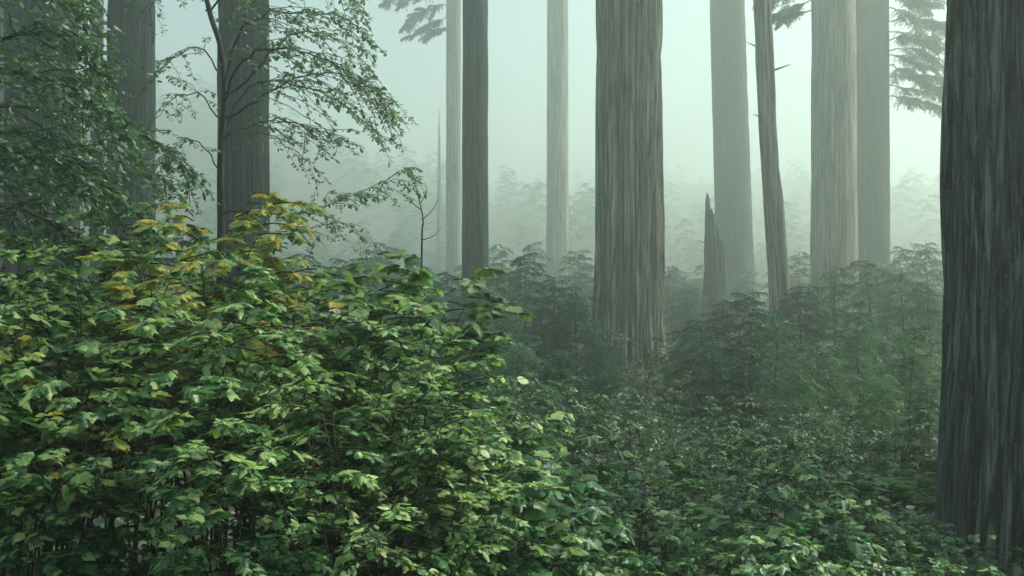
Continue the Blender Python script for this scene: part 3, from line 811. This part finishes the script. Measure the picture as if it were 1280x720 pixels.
CON = Kind([make_conifer(3, 3.0, 1.45, 60, .06), make_conifer(4, 3.0, 1.7, 64, .06), make_conifer(5, 3.0, 1.3, 56, .055)], [3.0] * 3)
FEA = Kind([make_conifer(6, 3.0, 1.6, 44, .06, 1, M_needle_lit, .45), make_conifer(7, 3.0, 1.35, 38, .06, 1, M_needle_lit, .5)], [3.0] * 2)
SAPS = [  # x, top y, distance, label
    (585, 405, 17, "young conifer behind the thicket, before the slender dark redwood"), (622, 335, 23, "misty young conifer beside the slender dark redwood's right edge"), (655, 312, 28, "tall misty young conifer left of the lone pale trunk"),
    (690, 345, 25, "misty young conifer before the lone pale trunk"), (722, 365, 22, "young conifer between the lone pale trunk and the central redwood"), (645, 420, 15, "dark young conifer past the thicket's right shoulder"),
    (703, 432, 16, "dark young conifer below the lone pale trunk"), (748, 440, 18, "young conifer covering the central redwood's dark foot"), (800, 478, 17, "small young conifer at the central redwood's pale foot"),
    (845, 425, 20, "young conifer hard by the central redwood's right edge"), (872, 395, 19, "dark bushy conifer before the broken stump's left side"), (905, 372, 21, "young conifer at the foot of the broken stump"),
    (938, 360, 19, "dark bushy conifer between the stump and the split snag"), (968, 385, 17, "dark bushy conifer hiding the split snag's foot"), (893, 432, 15, "low dark conifer below the broken stump"),
    (940, 428, 14, "low dark conifer below the split snag"), (1003, 352, 23, "young conifer right of the split snag"), (1045, 328, 25, "feathery conifer before the broad brownish redwood"),
    (1088, 318, 24, "feathery conifer before the half-hidden grey redwood"), (1128, 335, 21, "feathery conifer in the gap left of the huge redwood"), (1163, 350, 19, "feathery conifer touching the huge redwood's edge"),
    (1075, 385, 16, "bright drooping conifer below the overlapping pair of redwoods"), (1140, 405, 14, "bright drooping conifer beside the huge redwood's trunk"), (1022, 415, 15, "drooping conifer below the broad brownish redwood's left edge"),
    (1000, 455, 13, "low conifer between the dark bushes and the drooping conifers"), (1100, 455, 12.5, "low drooping conifer above the dark hollow by the huge redwood"), (1160, 470, 12, "low conifer pressed against the huge redwood"),
    (768, 430, 23, "young conifer in front of the central redwood's crease"), (560, 335, 30, "misty conifer between the thin pale trunk and the bare pole"), (520, 320, 26, "misty conifer behind the bare dead stem"),
    (440, 318, 24, "misty conifer behind the leafy branch tips"), (380, 312, 28, "misty conifer behind the slim tree's low branches"), (230, 268, 22, "shadowy conifer in the gap between the two dark trunks"),
    (100, 290, 20, "shadowy conifer behind the overhanging boughs"), (860, 355, 40, "fog-dimmed conifer left of the broken stump"), (1125, 305, 44, "fog-dimmed conifer beyond the half-hidden grey redwood"),
    (1160, 300, 40, "fog-dimmed conifer beyond the huge redwood's edge"), (625, 300, 46, "fog-dimmed conifer beyond the slender dark redwood"), (665, 300, 52, "fog-dimmed conifer at the foot of the lone pale trunk"),
    (725, 310, 48, "fog-dimmed conifer beyond the central redwood's dark flank"), (840, 330, 55, "fog-dimmed conifer beyond the central redwood's pale flank"), (1000, 310, 50, "fog-dimmed conifer between snag and brownish redwood"),
    (480, 300, 45, "fog-dimmed conifer far behind the leafy branch tips")]
for k, (x, y, Y, lb) in enumerate(SAPS):
    wx = (x - 640) / F * Y
    (FEA if ('feathery' in lb or 'drooping' in lb or k % 4 == 1) else CON).put(k, wx, Y, CAMZ - (y - 360) / F * Y - float(gz(wx, Y)), lb, rng.uniform(0, 6.28), G4)

# far understory that reads as one grey mass in the fog
mb = MB()
r = np.random.default_rng(77)
for k in range(700):
    near = k < 320
    Y = r.uniform(50, 130) if near else r.uniform(125, 285); x = r.uniform(-.52, .52) * Y
    h = r.uniform(1.2, 3.4) * (.7 + Y / 150) if near else 2 + 7 * r.random() ** 2
    zz = float(gz(x, Y))
    for i in range(13):
        t = i / 13
        conifer_branch(mb, (1 - t) ** .7 * h * .34 + .3, k * 50 + i, droop=.4, twig=.28 * h ** .6, ntw=8, nn=3, needle=.13 * h ** .6, org=(x, Y, zz + h * (.08 + .92 * t)), az=i * 2.4 + k, rise=.2, rad=.03)
o = mb.obj("far_undergrowth", [M_twig, M_needle]); o["kind"] = "stuff"
o["label"] = "far understory of young conifers dissolving in the fog"


# ------------------------------------------------------------------ ferns
def frond_mesh(seed, L=.75):
    r = np.random.default_rng(seed)
    mb = MB()
    t = np.linspace(0, 1, 16)
    C = np.stack([L * (.75 * t), .04 * np.sin(3 * t + seed), L * (.95 * t - .75 * t ** 2)], -1)
    tube(mb, C, np.linspace(.005, .0012, 16), 0, 4)
    n = 30
    s = np.linspace(.12, .99, n)
    b = np.stack([np.interp(s, t, C[:, k]) for k in range(3)], -1)
    T = norm(np.stack([np.interp(s, t, np.gradient(C[:, k])) for k in range(3)], -1))
    ln = .13 * np.sin(PI * np.clip(s * .9 + .12, 0, 1)) ** .8 + .012
    for sg in (1, -1):
        D = T * .35 + np.stack([0 * s, sg + 0 * s, -.15 + 0 * s], -1) + r.normal(0, .12, (n, 3))
        leaves(mb, (OVATE[0] * [.40, 1, 1.6], OVATE[1]), b, D, np.tile([-.2, 0, 1.0], (n, 1)) + r.normal(0, .25, (n, 3)), ln, 1)
    return mb.mesh("frond", [M_cane, M_fern])


FR = [frond_mesh(k) for k in range(3)]
G5 = "sword ferns among the front plants"
fern0 = thing("fern", "", "fern", (0, 0, 0), 0, G5)
for i in range(11):
    o = link("frond", FR[i % 3], fern0); o.rotation_euler = (0, rng.normal(-.15, .2), i * 2 * PI / 11 + rng.normal(0, .15)); s_ = rng.uniform(.75, 1.15); o.scale = (s_,) * 3
FERNS = [(420, 655, 5.2, "arching sword fern at the bottom edge below the leafy branch tips"), (355, 690, 4.9, "sword fern at the bottom edge below the slim tree"), (985, 620, 8.6, "sword fern below the split snag among low plants"),
         (1118, 640, 11.0, "sword fern in the dark hollow left of the huge redwood"), (1148, 640, 10.6, "sword fern nearest the huge redwood's left edge"), (1160, 640, 11.6, "sword fern tucked behind the huge redwood's left edge"), (1090, 640, 11.3, "sword fern at the left rim of the dark hollow"), (820, 545, 9.4, "sword fern behind the low plants below the central redwood")]
for k, (x, y, Y, lb) in enumerate(FERNS):
    wx = (x - 640) / F * Y
    s_ = max(.8, (CAMZ - (y - 360) / F * Y - float(gz(wx, Y))) / .42) if Y < 6 else 1.0
    zz = CAMZ - (y - 360) / F * Y - .45 * s_ if Y < 6 else float(gz(wx, Y))
    s_ = min(s_, 1.7)
    zz = float(gz(wx, Y))
    if k == 0:
        fern0.location = (wx, Y, zz); fern0.scale = (s_,) * 3; fern0["label"] = lb
    else:
        copy_tree(fern0, (wx, Y, zz), rng.uniform(0, 6.28), s_, lb, G5)

# ------------------------------------------------------------------ haze
hz = MB()
x0, x1, y0, y1, z0, z1 = -205, 205, -75, 400, -5, 72
Vb = [(x, y, z) for z in (z0, z1) for y in (y0, y1) for x in (x0, x1)]
hz.add(Vb, [[(0, 2, 3, 1), (4, 5, 7, 6), (0, 1, 5, 4), (2, 6, 7, 3), (0, 4, 6, 2), (1, 3, 7, 5)]])
mh = bpy.data.materials.new("haze"); mh.use_nodes = True
n = mh.node_tree; n.nodes.remove(n.nodes["Principled BSDF"])
v = n.nodes.new("ShaderNodeVolumePrincipled")
v.inputs["Color"].default_value = (.855, .957, .88, 1); v.inputs["Density"].default_value = .0080; v.inputs["Anisotropy"].default_value = .78
n.links.new(v.outputs[0], n.nodes["Material Output"].inputs["Volume"])
ho = hz.obj("haze", [mh], smooth=False); ho["kind"] = "stuff"
ho["label"] = "pale green morning fog filling the whole forest"

# ------------------------------------------------------------------ light, sky, camera
EL, AZ = 50, 66
w = bpy.data.worlds.new("World"); sc.world = w; w.use_nodes = True
nt = w.node_tree; bg = nt.nodes["Background"]
sky = nt.nodes.new("ShaderNodeTexSky"); sky.sky_type = 'NISHITA'; sky.sun_disc = False
sky.sun_elevation = math.radians(EL); sky.sun_rotation = math.radians(AZ); sky.dust_density = 2.0
nt.links.new(sky.outputs[0], bg.inputs[0]); bg.inputs[1].default_value = .085
L = bpy.data.lights.new("sun", "SUN"); L.energy = 5; L.angle = math.radians(20); L.color = (1, .955, .87)
lo = link("sun", L); lo.rotation_euler = (math.radians(90 - EL), 0, math.radians(180 - AZ)); lo.location = (10, 40, 60)

cam = bpy.data.cameras.new("camera"); cam.lens = 40; cam.sensor_width = 36; cam.clip_start = .05; cam.clip_end = 1500
co = link("camera", cam); co.location = (0, 0, CAMZ); co.rotation_euler = (PI / 2, 0, 0)
sc.camera = co

sc.view_settings.view_transform = 'Standard'; sc.view_settings.look = 'None'; sc.view_settings.gamma = 1
sc.view_settings.use_curve_mapping = False
sc.view_settings.exposure = 1.06
sc.cycles.volume_bounces = 5; sc.cycles.max_bounces = 8; sc.cycles.diffuse_bounces = 3; sc.cycles.glossy_bounces = 2; sc.cycles.transmission_bounces = 3
sc.cycles.use_denoising = True
